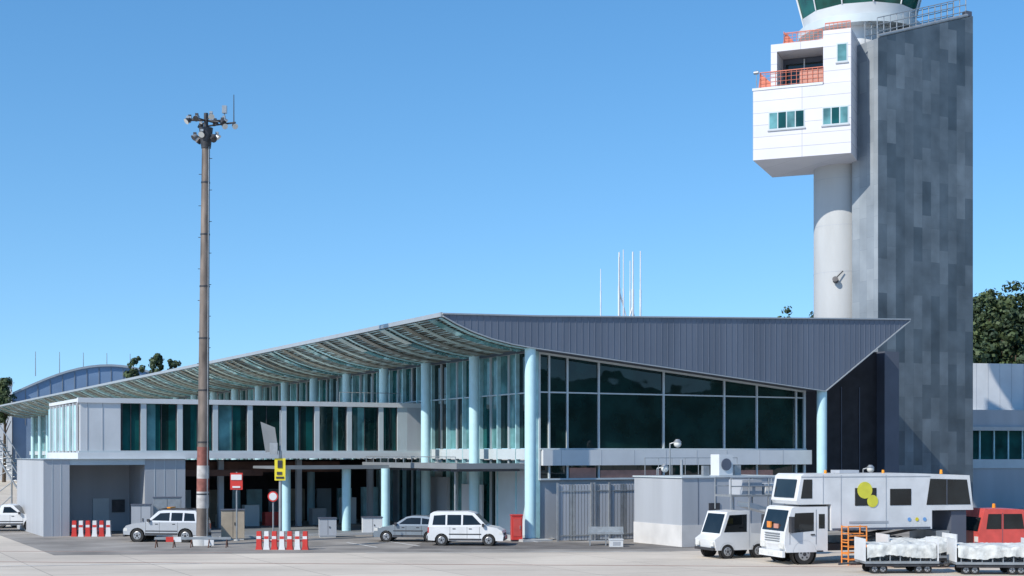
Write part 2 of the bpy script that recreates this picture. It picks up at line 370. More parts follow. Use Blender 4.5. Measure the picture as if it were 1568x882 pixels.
# foot
b.box(-23.9,-22.4,16.6,27,0,4.6,'grey'); b.box(-17.9,-15.4,16.7,22,0,4.6,'grey'); b.box(-22.4,-17.9,16.65,24,4.25,4.6,'white2')
b.box(-22.4,-17.9,21,21.2,0,4.25,'grey'); b.box(-20.2,-19.2,20.9,21,0,2.1,'white2'); b.box(-19,-18.2,20.9,21,1.2,2.0,'dsteel')
b.box(-24,-15.3,16.5,27.2,4.601,4.615,'white2')
for uu in (-23.4,-22.9): b.box(uu,uu+.02,16.585,16.6,0,4.6,'white2')
for uu in (-17.3,-16.7,-16.0): b.box(uu,uu+.02,16.685,16.7,0,4.6,'white2')
b.box(-15.4,.9,27,27.3,0,4.5,'dark'); b.box(-15.3,-4,20,20.3,3.7,4.4,'brown'); b.box(-15.3,-10,18,18.2,3.5,3.9,'brown')  # back wall coloured near-black for the shaded depth under the corridor
for uu,m in ((-13.5,'white2'),(-11.6,'beige'),(-8.4,'cyanlt'),(-6.8,'grey'),(-5.2,'beige'),(-3.2,'white2'),(-1.6,'cyanlt')): b.box(uu,uu+1.1,26.8,27,.1,2.4,m)
for uu in (-12.5,-7.2,-2.1): b.box(uu,uu+.35,19.5,19.85,0,4.5,'grey')
for uu,m,h in ((-14,'grey',1.3),(-12.1,'beige',.9),(-10.3,'white2',1.5),(-8.9,'red',1.0),(-5.6,'grey',1.2),(-3.4,'white',1.9),(-1.8,'cyanlt',2.6)): b.box(uu,uu+1.0,21,21.7,.1,h,m)
g.obj('corridor_glazing',T,recalc=False); b.obj('corridor_wing',T)
# gate & plant building
b=MB(); b.M=TM
u=.9
while u<6.4:
    b.box(u,u+.16,-1.52,-1.44,.05,3.2,'grey' if int(u*3)%5 else 'steel'); u+=.2
for u in (.9,3.1,3.3,4.3,6.4): b.box(u-.05,u+.05,-1.6,-1.52,0,3.3,'steel')
b.box(.9,6.4,-1.56,-1.53,.3,.36,'steel'); b.box(.9,6.4,-1.56,-1.53,2.8,2.86,'steel')
b.obj('metal_gate')
b=MB(); b.M=TM
b.box(4.49,12,-8.6,-3.9,1.15,3.65,'grey'); b.box(4.42,12.07,-8.67,-3.83,3.651,3.72,'white2'); b.box(4.46,12.03,-8.63,-3.87,0,1.15,'wallw')
for k in range(6): b.box(5.5+k*1.15,5.52+k*1.15,-8.62,-8.6,1.16,3.65,'greyd')
b.box(6.2,6.9,-8.64,-8.6,1.5,2.3,'dsteel')
b.box(7.6,8.5,-7.6,-6.8,3.75,4.9,'white'); b.cyl((8.05,-7.61,4.35),(8.05,-7.66,4.35),.33,.33,'greyd',16); b.box(9.1,9.5,-7,-6.6,3.75,4.3,'steel')
b.box(6.0,6.4,-8.4,-8.2,3.75,4.3,'steel'); b.cyl((6.9,-5,3.75),(6.9,-5,4.6),.08,.08,'steel',8)
for k in range(8): b.cyl((5+k*.9,-4.2,3.75),(5+k*.9,-4.2,4.7),.02,.02,'steel',6)
b.cyl((5,-4.2,4.7),(11.3,-4.2,4.7),.025,.025,'steel',6)
b.obj('plant_building')
# roof poles
b=MB(); b.M=TM
for (u,v,zt,w) in ((15.15,15,18.9,.07),(15.45,18,18.4,.05),(15.8,16,19.4,.09),(16.15,16,19.6,.06),(16.95,16,19.5,.09),(17.35,17,19.0,.05),(17.6,16,19.6,.07)):
    b.cyl((u,v,13.2),(u,v,16.8),w,w,'wpaint',8); b.cyl((u,v,16.8),(u,v,zt),w*.7,w*.6,'wpaint',8)
for a,c in (((15.8,16,16.6),(16.9,16,13.2)),((16.15,16,13.2),(16.95,16,15.6)),((16.95,16,15.2),(17.6,16,13.2))): b.cyl(a,c,.05,.05,'wpaint',6)
b.obj('antenna_array')
# ------------------------------------------------------------------ control tower
CT=empty('control_tower')
b=MB()
sec=[(32.8,0),(42.1,0),(42.1,37.9),(32.8,35.0)]
P0=[(x,8,z) for x,z in sec];P1=[(x,10.8,z) for x,z in sec]
b.poly(P0,'slate');b.poly(P1,'slate')
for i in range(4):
    j=(i+1)%4; b.poly([P0[i],P0[j],P1[j],P1[i]],'slatesun' if i==3 else 'slate')  # left face takes the slate copy coloured as sunlit
b.box(38,42.95,10.81,14.5,25.9,36,'slate'); b.box(36,42.3,10.81,14.5,0,25.89,'slate')
b.box(41.6,42.2,8.2,8.6,37.9,38.3,'greyd')
o=b.obj('slate_wall',CT,loc=(OX,OY,0),yaw=ANG)
b=MB(); b.M=TM
zs=lambda u:35+(u-32.8)*2.9/9.3
for k in range(15):
    u=33+k*.62
    b.cyl((u,8.3,zs(u)),(u,8.3,zs(u)+1.5),.035,.035,'steel',6); b.cyl((u,9.6,zs(u)),(u,9.6,zs(u)+1.5),.035,.035,'steel',6)
for h in (.5,1.0,1.5):
    for v in (8.3,9.6): b.cyl((33,v,zs(33)+h),(41.7,v,zs(41.7)+h),.035,.035,'steel',6)
b.cyl((33,8.2,zs(33)+.15),(41.7,8.2,zs(41.7)+.15),.14,.14,'steel',8)
for z in (34.5,31,18.5): b.cyl((42.95,11.5,z),(43.4,11.5,z+.1),.06,.1,'steel',8)
b.obj('top_stair_rail',CT)
b=MB(); b.cyl((25.1,108,0),(25.1,108,37),2.15,2.15,'concrete',48)
for z in (8,11.5,15,18.5,22,25.5): b.cyl((25.1,108,z),(25.1,108,z+.03),2.156,2.156,'grey',48,caps=False)
b.cyl((24.1,105.9,17.8),(24.0,105.6,17.9),.22,.22,'dsteel',10); b.cyl((24.0,105.7,17.9),(24.6,105.7,18.5),.05,.05,'dsteel',6); b.obj('shaft',CT)
b=MB()
b.box(0,7.1,0,7,26.5,31.6,'twhite')
b.box(5.1,7.1,.12,7,31.6,35.5,'twhite'); b.box(1.3,1.75,.12,7,31.6,34.9,'twhite'); b.box(1.75,5.1,.12,7,34.35,34.9,'twhite'); b.box(1.75,5.1,2.4,6.9,31.61,34.34,'greyd')
b.box(2.0,4.8,2.3,2.4,31.9,33.9,'glass'); b.box(3.3,3.4,2.25,2.3,31.65,34.2,'white')
b.box(-.05,5.1,-.05,.1,31.6,31.78,'white')
def win(x0,x1,z0,z1,nm,y=0):
    b.box(x0,x1,y-.03,y-.001,z0,z1,'white2')
    w=(x1-x0-.08)/nm
    for k in range(nm): b.box(x0+.08+k*w,x0+k*w+w,y-.04,y-.031,z0+.1,z1-.1,'glassteal' if k%2 else 'glasslt')
    b.box(x0-.06,x1+.06,y-.08,y-.001,z0-.08,z0,'grey')
win(1.15,3.8,28.6,29.95,4); win(5.05,6.95,28.6,29.95,3); win(6.05,6.85,33.1,34.5,1,.12)
o=b.obj('white_block',CT,loc=(17.73,104.66,0),yaw=-22)
b=MB()
def rail(x0,y0,x1,y1,z,h=1.1,n=10,mat='orange'):
    for k in range(n+1):
        t=k/n; x=x0+(x1-x0)*t; y=y0+(y1-y0)*t; b.cyl((x,y,z),(x,y,z+h),.02,.02,mat,6)
    for q in (.15,.4,.65,.88,1): b.cyl((x0,y0,z+h*q),(x1,y1,z+h*q),.015 if q<1 else .04,.015 if q<1 else .04,mat,6)
rail(0.5,.1,5.1,.1,31.7,1.2,12); rail(.5,.1,.3,5,31.7,1.2,8)
b.box(3.4,5.1,.16,.18,31.8,32.8,'salmon')
b.poly([(.35,.2,31.65),(1.45,.2,31.65),(1.45,.2,32.0),(.5,.2,32.9)],'orange')
rail(2.2,.4,5.0,.4,34.9,.8,9); rail(2.2,.4,2.2,6,34.9,.9,8); rail(5.2,.4,7,.4,35.5,.6,6)
b.poly([(2.1,.5,34.95),(3.0,.5,34.95),(2.3,.5,35.8)],'orange')
b.cyl((.2,.3,31.6),(.2,.3,33.2),.03,.03,'steel',6); b.cyl((.0,.3,33.0),(.35,.3,33.0),.12,.12,'steel',10)
b.box(3.2,4.0,1.2,1.9,31.65,32.4,'dsteel'); b.box(2.4,2.9,1.6,2.1,31.65,32.3,'greyd')
b.obj('balcony_rails',CT,loc=(17.73,104.66,0),yaw=-22)
b=MB()
cx,cy=26.6,109
b.cyl((cx,cy,35.0),(cx,cy,37.1),3.6,3.6,'white',32)
b.cyl((cx,cy,36.7),(cx,cy,37.3),4.6,4.6,'white2',32)
b.cyl((cx,cy,37.3),(cx,cy,38.2),4.1,4.35,'white',12)
def ring(n,r0,z0,r1,z1,mat,off=0):
    for k in range(n):
        a=2*math.pi*k/n;c=2*math.pi*(k+1)/n
        b.poly([(cx+r0*math.cos(a),cy+r0*math.sin(a),z0),(cx+r0*math.cos(c),cy+r0*math.sin(c),z0),(cx+r1*math.cos(c),cy+r1*math.sin(c),z1),(cx+r1*math.cos(a),cy+r1*math.sin(a),z1)],mat)
ring(12,4.3,38.2,5.2,41.6,'glasscab')
for k in range(12):
    a=2*math.pi*k/12
    b.cyl((cx+4.36*math.cos(a),cy+4.36*math.sin(a),38.2),(cx+5.26*math.cos(a),cy+5.26*math.sin(a),41.6),.05,.05,'wpaint',8)
b.cyl((cx,cy,41.6),(cx,cy,42.3),5.6,5.6,'white',12)
b.cyl((cx,cy,42.3),(cx,cy,42.6),5.2,2,'grey',12)
b.obj('control_cab',CT)
# ------------------------------------------------------------------ floodlight mast
b=MB()
tb=Vector((-16.7,76.7,0)); tt=Vector((-16.5,76.7,22.4))
segs=8
for k in range(segs):
    a=tb.lerp(tt,k/segs); c=tb.lerp(tt,(k+1)/segs)
    r0=.34-.13*k/segs; r1=.34-.13*(k+1)/segs
    b.cyl(a,c,r0,r1,'mast',16); b.cyl(c-Vector((0,0,.08)),c,r1+.02,r1+.02,'dsteel',16)
for (z0,z1,m) in ((2.0,2.9,'mwht'),(2.9,3.6,'mred'),(3.6,4.3,'mwht'),(4.3,5.3,'mred')):
    a=tb.lerp(tt,z0/22.4);c=tb.lerp(tt,z1/22.4); b.cyl(a,c,.352-.13*z0/22.4,.352-.13*z1/22.4,m,16)
for k in range(22):
    z=3+k*.85; p=tb.lerp(tt,z/22.4); s=1 if k%2 else -1
    b.cyl(p,(p.x+s*.36,p.y-.05,z),.018,.018,'dsteel',5)
b.cyl((-16.7+.3,76.5,0.5),(-16.5+.18,76.55,22),.03,.03,'steel',6)
b.cyl((-16.7,76.7,0),(-16.7,76.7,.5),.6,.5,'concrete',12)
b.cyl((-16.5,76.7,21.4),(-16.5,76.7,22.5),.26,.38,'dsteel',12)
b.cyl((-16.5,76.7,22.5),(-16.5,76.7,23.3),.12,.12,'dsteel',8)
for z,rr,nn in ((22.0,.6,6),(22.9,1.0,8)):
    for k in range(nn):
        a=2*math.pi*k/nn+.3+z; c=(-16.5+rr*math.cos(a),76.7+rr*.7*math.sin(a),z+.14*math.sin(k*2.3))
        b.cyl((-16.5,76.7,z),c,.04,.04,'dsteel',6)
        d=Vector((math.cos(a)*.8,math.sin(a)*.8-.3,-.75)).normalized(); c=Vector(c)
        b.cyl(c-d*.14,c+d*.13,.11,.17,'dsteel' if k%3 else 'steel',12,capmat='lamp' if k%2 else 'dsteel')
        b.box(c.x-.08,c.x+.08,c.y-.06,c.y+.06,c.z+.12,c.z+.24,'steel' if k%2 else 'dsteel')
b.cyl((-16.5,76.7,22.6),(-14.9,76.7,22.8),.05,.05,'dsteel',6)
for x in (-15.5,-14.95): 
    c=Vector((x,76.6,22.6)); d=Vector((.4,-.6,-.4)).normalized(); b.cyl(c-d*.12,c+d*.13,.10,.16,'dsteel',12,capmat='lamp')
b.cyl((-15.0,76.7,22.8),(-15.0,76.7,24.3),.03,.02,'dsteel',6); b.cyl((-15.5,76.7,22.8),(-15.5,76.7,23.7),.03,.03,'steel',6); b.box(-15.62,-15.38,76.6,76.8,23.3,23.7,'steel')
b.obj('floodlight_mast')
# ------------------------------------------------------------------ vehicles
def wheel(b,x,y,r,w,side):
    y1=y+w*side
    b.cyl((x,y,r),(x,y1,r),r,r,'rubber',24); b.cyl((x,y1,r),(x,y1+.012*side,r),r*.62,r*.55,'hub',16); b.cyl((x,y1+.012*side,r),(x,y1+.03*side,r),r*.2,r*.15,'dsteel',10)
    for k in range(5):
        a=k*2*math.pi/5+.3; b.cyl((x+r*.4*math.cos(a),y1+.012*side,r+r*.4*math.sin(a)),(x+r*.4*math.cos(a),y1+.016*side,r+r*.4*math.sin(a)),r*.1,r*.1,'dsteel',8)
def arch(cx,r,z0,n=8):
    return [(cx+r*1.2*math.cos(t),z0+ (r*1.2+ r-z0)*math.sin(t)*.98) for t in [math.pi*k/n for k in range(n+1)]]
def car(name,loc,yaw,paint,L,W,body_top,cabin,zb,z1,wins,wf,wr,r,low=.28,rack=False):
    b=MB(); hw=W/2
    under=[(p[0],p[1]) for p in arch(wf,r,low)]+[(p[0],p[1]) for p in arch(wr,r,low)]
    sec=body_top+under
    b.ext(sec,-hw,hw,paint)
    def cw(z): return hw-.03-(z-zb)/(z1-zb)*.17
    n=len(cabin)
    A=[(x,-cw(z),z) for x,z in cabin]; B=[(x,cw(z),z) for x,z in cabin]
    b.poly(A,paint); b.poly(B,paint)
    b.add(A+B,[(i,(i+1)%n,n+(i+1)%n,n+i) for i in range(n)],paint)
    for wq in wins:
        for sgn in (-1,1): b.poly([(x,sgn*(cw(z)+.008),z) for x,z in wq],'carglass')
    def scr(p,q,ins,nx):
        (x0,z0),(x1,z1_)=p,q
        a=.1;c=.9
        xa,za=x0+(x1-x0)*a,z0+(z1_-z0)*a; xb,zb_=x0+(x1-x0)*c,z0+(z1_-z0)*c
        b.poly([(xa+nx,-cw(za)+ins,za+.01),(xa+nx,cw(za)-ins,za+.01),(xb+nx,cw(zb_)-ins,zb_+.01),(xb+nx,-cw(zb_)+ins,zb_+.01)],'carglass')
    scr(cabin[-1],cabin[-2],.08,.012); scr(cabin[0],cabin[1],.12,-.012)
    for sgn in (-1,1):
        for x in (wf,wr):
            wheel(b,x,sgn*(hw-.21),r,.22,sgn)
            b.cyl((x,sgn*(hw-.25),r+.02),(x,sgn*(hw+.004),r+.02),r*1.17,r*1.17,'rubber',24,caps=False)
        fx=body_top[-1][0]
        b.box(fx-.22,fx-.02,sgn*(hw-.36) if sgn>0 else -hw-.006,sgn*(hw+.006) if sgn>0 else -(hw-.36),.62,.78,'lamp')
        b.box(.0,.07,min(sgn*(hw-.2),sgn*(hw+.006)),max(sgn*(hw-.2),sgn*(hw+.006)),.7,1.0,'rlamp')
        mx=cabin[-1][0]-.25
        b.box(mx,mx+.12,min(sgn*hw,sgn*(hw+.18)),max(sgn*hw,sgn*(hw+.18)),zb+.02,zb+.18,'dsteel')
        b.box(wr+r*1.25,wf-r*1.25,min(sgn*hw,sgn*(hw+.012)),max(sgn*hw,sgn*(hw+.012)),low+.02,low+.12,'dsteel')
        b.box(wr+r*1.3,wf-r*1.3,min(sgn*hw,sgn*(hw+.012)),max(sgn*hw,sgn*(hw+.012)),.6,.66,'dsteel')
        for dx in (wr+.45,(wr+wf)/2+.1,wf-.5): b.box(dx,dx+.015,min(sgn*hw,sgn*(hw+.004)),max(sgn*hw,sgn*(hw+.004)),.42,zb,'dsteel')
        for dx in (wr+.6,(wr+wf)/2+.2): b.box(dx,dx+.16,min(sgn*hw,sgn*(hw+.02)),max(sgn*hw,sgn*(hw+.02)),zb-.12,zb-.08,'dsteel')
    fx=max(p[0] for p in body_top)
    b.box(fx-.08,fx+.03,-hw+.05,hw-.05,.3,.5,'dsteel'); b.box(-.04,.06,-hw+.05,hw-.05,.3,.5,'dsteel'); b.box(fx+.005,fx+.035,-.26,.26,.4,.5,'lamp')
    b.box(fx-.05,fx+.01,-.45,.45,.56,.68,'dsteel')
    if rack:
        for x in (1.0,2.3): b.box(x,x+.05,-.6,.6,z1+.05,z1+.1,'dsteel')
        for y in (-.6,.6): b.box(.8,2.5,y-.03,y+.03,z1+.03,z1+.08,'dsteel')
        b.box(1.9,2.1,-.4,.4,z1+.1,z1+.17,'olamp')
    b.v=[(x-L/2,y,z) for x,y,z in b.v]
    return b.obj(name,None,loc,yaw,bevel=.025)
car('white_van',(-2.4,76.9,0),-6,'wpaint',4.1,1.68,
    [(.02,.3),(0,.6),(.02,1.02),(3.2,1.06),(3.75,.96),(4.0,.82),(4.1,.55),(4.06,.28)],
    [(.02,1.02),(.12,1.72),(.3,1.82),(2.15,1.84),(2.5,1.76),(3.2,1.06)],1.02,1.84,
    [[(.25,1.12),(.32,1.62),(.95,1.66),(.95,1.12)],[(1.05,1.12),(1.05,1.66),(1.8,1.66),(1.8,1.12)],[(1.9,1.12),(1.9,1.66),(2.4,1.64),(2.9,1.14)]],3.3,.75,.31)
car('grey_hatchback_car',(-5.75,80.2,0),174,'gpaint',3.9,1.66,
    [(.02,.3),(0,.6),(.1,.92),(2.75,.92),(3.5,.80),(3.82,.66),(3.9,.45),(3.86,.28)],
    [(.1,.92),(.5,1.32),(.9,1.44),(1.7,1.46),(2.05,1.4),(2.8,.92)],.92,1.46,
    [[(.55,1.0),(.75,1.28),(1.15,1.34),(1.15,1.0)],[(1.22,1.0),(1.22,1.35),(1.75,1.36),(2.0,1.32),(2.45,1.0)]],3.15,.7,.3)
car('silver_suv',(-19.4,80.0,0),172,'spaint',4.5,1.75,
    [(.02,.42),(0,.7),(.03,1.12),(3.1,1.12),(3.9,1.04),(4.3,.92),(4.48,.7),(4.46,.42)],
    [(.03,1.12),(.15,1.62),(.35,1.76),(2.2,1.78),(2.5,1.72),(3.15,1.12)],1.12,1.78,
    [[(.3,1.2),(.4,1.6),(.95,1.64),(.95,1.2)],[(1.05,1.2),(1.05,1.64),(1.7,1.65),(1.7,1.2)],[(1.8,1.2),(1.8,1.65),(2.35,1.62),(2.85,1.22)]],3.65,.85,.37,low=.4,rack=True)
# ambulift (high-lift) truck
b=MB()
b.box(.9,8.0,-.5,.5,.55,.85,'dsteel')
cab=[(8.05,.55),(10.1,.55),(10.2,.9),(10.16,1.45),(9.85,2.5),(9.7,2.58),(8.05,2.58)]
b.ext(cab,-1.18,1.18,'wpaint')
b.poly([(10.17,-1.04,1.5),(10.17,1.04,1.5),(9.9,.98,2.42),(9.9,-.98,2.42)],'carglass')
for s in (-1,1):
    y=s*1.188
    b.poly([(8.75,y,1.5),(9.85,y,1.42),(9.68,y,2.3),(8.75,y,2.32)],'carglass')
    b.poly([(8.2,y,1.6),(8.5,y,1.6),(8.5,y,2.25),(8.2,y,2.25)],'carglass')
    b.box(10.12,10.24,min(s*.65,s*1.1),max(s*.65,s*1.1),.72,.98,'lamp')
    b.box(9.85,10.0,min(s*1.2,s*1.45),max(s*1.2,s*1.45),1.45,2.15,'dsteel')
    b.box(8.62,8.64,min(s*1.18,s*1.19),max(s*1.18,s*1.19),.9,2.45,'greyd'); b.box(9.93,9.945,min(s*1.18,s*1.19),max(s*1.18,s*1.19),.9,2.1,'greyd')
    b.box(8.7,8.9,min(s*1.18,s*1.21),max(s*1.18,s*1.21),1.3,1.36,'dsteel'); b.box(8.3,8.6,min(s*1.18,s*1.22),max(s*1.18,s*1.22),.55,.62,'dsteel')
    for x in (9.2,3.2): 
        wheel(b,x,s*.88,.47,.28,s); b.cyl((x,s*.8,.5),(x,s*1.186,.5),.58,.58,'rubber',24,caps=False)
b.box(10.15,10.28,-1.13,1.13,.33,.62,'wpaint'); b.box(10.28,10.29,-.26,.26,.4,.52,'lamp'); b.box(10.27,10.285,-1.0,-.7,.42,.55,'lamp'); b.box(10.27,10.285,.7,1.0,.42,.55,'lamp')
for z in (1.02,1.13,1.24,1.35): b.box(10.17,10.22,-.7,.7,z,z+.04,'greym')
b.box(9.3,9.6,-1.2,-1.19,1.52,1.8,'yellow'); b.box(10.11,10.18,-.55,-.2,1.6,1.88,'orangel'); b.box(10.11,10.175,.1,.5,1.6,1.8,'salmon')
body=[(.5,2.35),(2.7,2.35),(2.7,1.5),(7.9,1.5),(7.9,2.68),(9.5,2.68),(9.62,2.84),(9.4,3.95),(9.25,4.05),(3.5,4.05),(.7,3.95)]
b.ext(body,-1.22,1.22,'wpaint')
b.poly([(9.63,-.95,2.98),(9.63,.95,2.98),(9.47,.95,3.8),(9.47,-.95,3.8)],'carglass')
for s in (-1,1):
    y=s*1.232
    b.poly([(8.85,y,2.95),(9.42,y,2.95),(9.28,y,3.8),(8.85,y,3.8)],'carglass')
    b.box(5.6,6.7,min(y,y*1.003),max(y,y*1.003),2.6,3.4,'carglass')
    b.box(3.8,4.9,min(y,y*1.003),max(y,y*1.003),2.6,3.35,'carglass')
    b.poly([(.65,y,2.6),(3.0,y,2.6),(2.8,y,3.8),(.85,y,3.75)],'carglass')
    b.box(1.9,1.94,min(y,y*1.008),max(y,y*1.008),2.6,3.78,'greyd')
    b.cyl((6.2,y*1.003,3.3),(6.2,y*1.012,3.3),.38,.38,'grn',24); b.cyl((5.8,y*1.003,2.8),(5.8,y*1.01,2.8),.28,.28,'grn',20)
    for x in (5.1,7.4,8.3): b.box(x,x+.02,min(y,y*1.004),max(y,y*1.004),2.7 if x>8 else 1.5,4.0,'grey')
    b.box(2.8,7.85,min(y,y*1.004),max(y,y*1.004),1.52,1.60,'greyd'); b.box(2.8,9.4,min(y,y*1.004),max(y,y*1.004),3.9,3.93,'grey')
    for k,m in enumerate(('blue','yellow','blue')): b.cyl((3.1+k*.4,y*1.003,1.95),(3.1+k*.4,y*1.008,1.95),.09,.09,m,12)
    b.box(5.0,7.0,min(y,y*1.004),max(y,y*1.004),1.8,1.9,'grey')
    for a,c in (((3.2,s*.7,.9),(6.8,s*.7,1.5)),((6.8,s*.7,.9),(3.2,s*.7,1.5))): b.cyl(a,c,.07,.07,'dsteel',8)
for x in (1.4,4.5,7.5): b.cyl((x,0,4.0),(x,0,4.2),.08,.06,'olamp',8)
b.box(6.0,7.0,-.4,.4,4.06,4.2,'grey')
b.box(.8,1.6,-1.1,1.1,.7,2.3,'greyd'); b.box(4.2,5.6,-1.15,-.5,.5,1.2,'wpaint'); b.box(1.7,2.4,-1.1,1.1,.9,1.4,'steel'); b.box(5.8,7.6,-1.13,-.6,.55,1.15,'steel')
for (x,z) in ((1.2,.45),(5.0,.45)): b.cyl((x,-1.0,0),(x,-1.0,.8),.07,.07,'steel',8)
b.v=[(x-10.1,y,z) for x,y,z in b.v]
b.obj('ambulift_truck',None,(11.85,64.3,0),197,bevel=.03)
b=MB()
for k in range(5): b.box(0,.9,-.25+k*.05,.25,.25+.28*k,.29+.28*k,'orangel')
for x in (0,.9):
    for y in (-.3,.3): b.cyl((x,y,0),(x,y,1.75),.035,.035,'orangel',8)
    for z in (.5,1.0,1.7): b.cyl((x,-.3,z),(x,.3,z),.03,.03,'orangel',8)
for z in (.25,.8,1.3,1.72): b.cyl((0,-.3,z),(.9,-.3,z),.03,.03,'orangel',8)
b.obj('orange_access_steps',None,(14.8,63.2,0),15)
# belt loader
b=MB()
b.ext([(0,.4),(2.9,.4),(3.0,.9),(2.7,1.1),(2.3,2.2),(1.1,2.25),(1.0,1.2),(0,1.1)],-.9,.9,'wpaint')
for s in (-1,1):
    y=s*.908; b.poly([(1.25,y,1.25),(2.5,y,1.25),(2.2,y,2.05),(1.25,y,2.08)],'carglass')
    for x in (.6,2.3): wheel(b,x,s*.7,.34,.22,s); b.cyl((x,s*.7,.36),(x,s*.905,.36),.4,.4,'rubber',20,caps=False)
    b.box(1.1,1.115,min(y,y*1.003),max(y,y*1.003),.5,2.1,'grey'); b.box(.1,.9,min(y,y*1.01),max(y,y*1.01),.55,.6,'dsteel')
b.poly([(2.68,-.8,1.2),(2.68,.8,1.2),(2.36,.75,2.1),(2.36,-.75,2.1)],'carglass')
b.box(2.98,3.04,-.8,-.5,.6,.8,'lamp'); b.box(2.98,3.04,.5,.8,.6,.8,'lamp'); b.box(2.95,3.06,-.85,.85,.4,.52,'dsteel')
b.ext([(-2.2,1.6),(.9,2.4),(.9,2.65),(-2.2,1.85)],-.5,.5,'wpaint')
b.box(-1.2,2.0,-.75,.75,2.9,3.0,'steel')
for x in (-1.2,-.1,1.0,2.0):
    for y in (-.72,.72): b.cyl((x,y,2.3),(x,y,3.8),.03,.03,'steel',6)
for z in (3.4,3.8):
    for y in (-.72,.72): b.cyl((-1.2,y,z),(2.0,y,z),.03,.03,'steel',6)
b.box(.2,1.3,-.6,.6,3.0,3.7,'grey'); b.box(-1.0,0,-.6,.6,3.0,3.5,'wpaint'); b.box(.3,1.2,-.62,-.6,3.15,3.55,'greyd')
b.box(-2,.2,-.7,.7,.4,1.0,'wpaint')
b.obj('belt_loader',None,(11.9,68.6,0),203,bevel=.03)
# red tug
b=MB()
b.ext([(0,.45),(3.4,.45),(3.45,1.2),(2.4,1.3),(2.2,2.35),(.3,2.4),(0,1.3)],-.95,.95,'redt')
for s in (-1,1):
    y=s*.958
    b.poly([(.35,y,1.45),(1.1,y,1.45),(1.1,y,2.15),(.45,y,2.15)],'carglass'); b.poly([(1.2,y,1.45),(2.22,y,1.45),(2.1,y,2.15),(1.2,y,2.15)],'carglass')
    for x in (.75,2.7): wheel(b,x,s*.75,.4,.25,s)
    b.box(1.14,1.16,min(y,y*1.004),max(y,y*1.004),.6,2.2,'greyd')
b.poly([(-.012,-.8,1.35),(-.012,.8,1.35),(.27,.75,2.25),(.27,-.75,2.25)],'carglass')
b.box(3.44,3.5,-.9,.9,.5,.8,'dsteel'); b.box(3.4,3.46,-.8,-.5,.9,1.1,'lamp'); b.box(-.05,0,-.85,-.55,.85,1.1,'lamp'); b.box(-.05,0,.55,.85,.85,1.1,'lamp'); b.box(-.08,0,-.9,.9,.5,.7,'dsteel'); b.cyl((1.2,0,2.4),(1.2,0,2.6),.09,.07,'olamp',8)
b.obj('red_baggage_tug',None,(21.5,66.8,0),8,bevel=.04)
# baggage dollies
def dolly(loc,yaw):
    b=MB()
    rr=random.Random(int(loc[0]*10))
    b.box(0,3.1,-.75,.75,.42,.52,'steel'); b.box(.05,3.05,-.7,-.62,.3,.42,'dsteel'); b.box(.05,3.05,.62,.7,.3,.42,'dsteel')
    for x in (.45,.8,2.3,2.65):
        for s in (-1,1): wheel(b,x,s*.5,.19,.1,s)
    for x in (-.02,3.02):
        b.box(x,x+.06,-.75,.75,.52,1.45,'wpaint')
    b.box(.1,3.0,.68,.74,.52,1.0,'steel')
    nx,ny=34,12; pts=[]
    ph=rr.uniform(0,6)
    lumps=[(rr.uniform(.2,2.9),rr.uniform(-.6,.6),rr.uniform(-.16,.10),rr.uniform(.15,.4)) for _ in range(16)]
    for i in range(nx+1):
        for j in range(ny+1):
            x=.08+2.9*i/nx; t=j/ny; y=-.8+1.5*t
            z=1.24+sum(a*math.exp(-((x-lx)**2+(y-ly)**2)/w/w) for lx,ly,a,w in lumps)+rr.uniform(-.012,.012)
            if j==0: z=.70+.07*math.sin(x*2.3+ph)+rr.uniform(-.03,.03); y=-.80+.03*math.sin(x*9+ph)
            if j==1: z=1.0; y=-.79+.03*math.sin(x*9+ph+.5)
            if j==2: z=min(z,1.2); y=-.74
            pts.append((x,y,z))
    b.add(pts,[(i*(ny+1)+j,(i+1)*(ny+1)+j,(i+1)*(ny+1)+j+1,i*(ny+1)+j+1) for i in range(nx) for j in range(ny)],'tarp',True)
    for k in range(7): b.box(.2+k*.42,.24+k*.42,-.74,-.7,.52,1.0,'steel')
    b.box(.1,3,-.745,-.705,.95,1.0,'steel'); b.cyl((-.9,0,.35),(0,0,.42),.04,.04,'dsteel',8)
    b.obj('baggage_dolly',None,loc,yaw)
dolly((14.5,59.3,0),2); dolly((18.2,58.9,0),-4); dolly((16.2,62.2,0),6)
# distant apron vehicles at left
b=MB()
b.ext([(0,.5),(5,.5),(5.1,1.3),(4.7,2.3),(3.4,2.35),(3.3,1.3),(0,1.2)],-1,1,'wpaint')
for s in (-1,1):
    b.poly([(3.6,s*1.01,1.45),(4.75,s*1.01,1.45),(4.55,s*1.01,2.1),(3.6,s*1.01,2.1)],'carglass')
    for x in (1,4.2): wheel(b,x,s*.8,.42,.25,s)
for k in range(20): b.box(-.2+.17*k,.05+.17*k,-.8,.8,6.0-.24*k,6.06-.24*k,'steel')
for s in (-.85,.85):
    b.cyl((-.2,s,6.0),(3.1,s,1.3),.06,.06,'steel',6); b.cyl((-.2,s,7.0),(3.1,s,2.3),.04,.04,'steel',6)
    for k in range(6): x=-.2+.66*k; z=6.0-.94*k; b.cyl((x,s,z),(x,s,z+1),.03,.03,'steel',6)
    for x in (-.2,.8): b.cyl((x,s,1.2),(x,s,6.0-(x+.2)*1.4),.06,.06,'steel',6)
    for k in range(4): b.cyl((-.2,s,1.2+k*1.1),(.8,s,2.1+k*.9),.04,.04,'steel',6)
b.obj('passenger_stairs_truck',None,(-34.6,95,0),-10,bevel=.02)
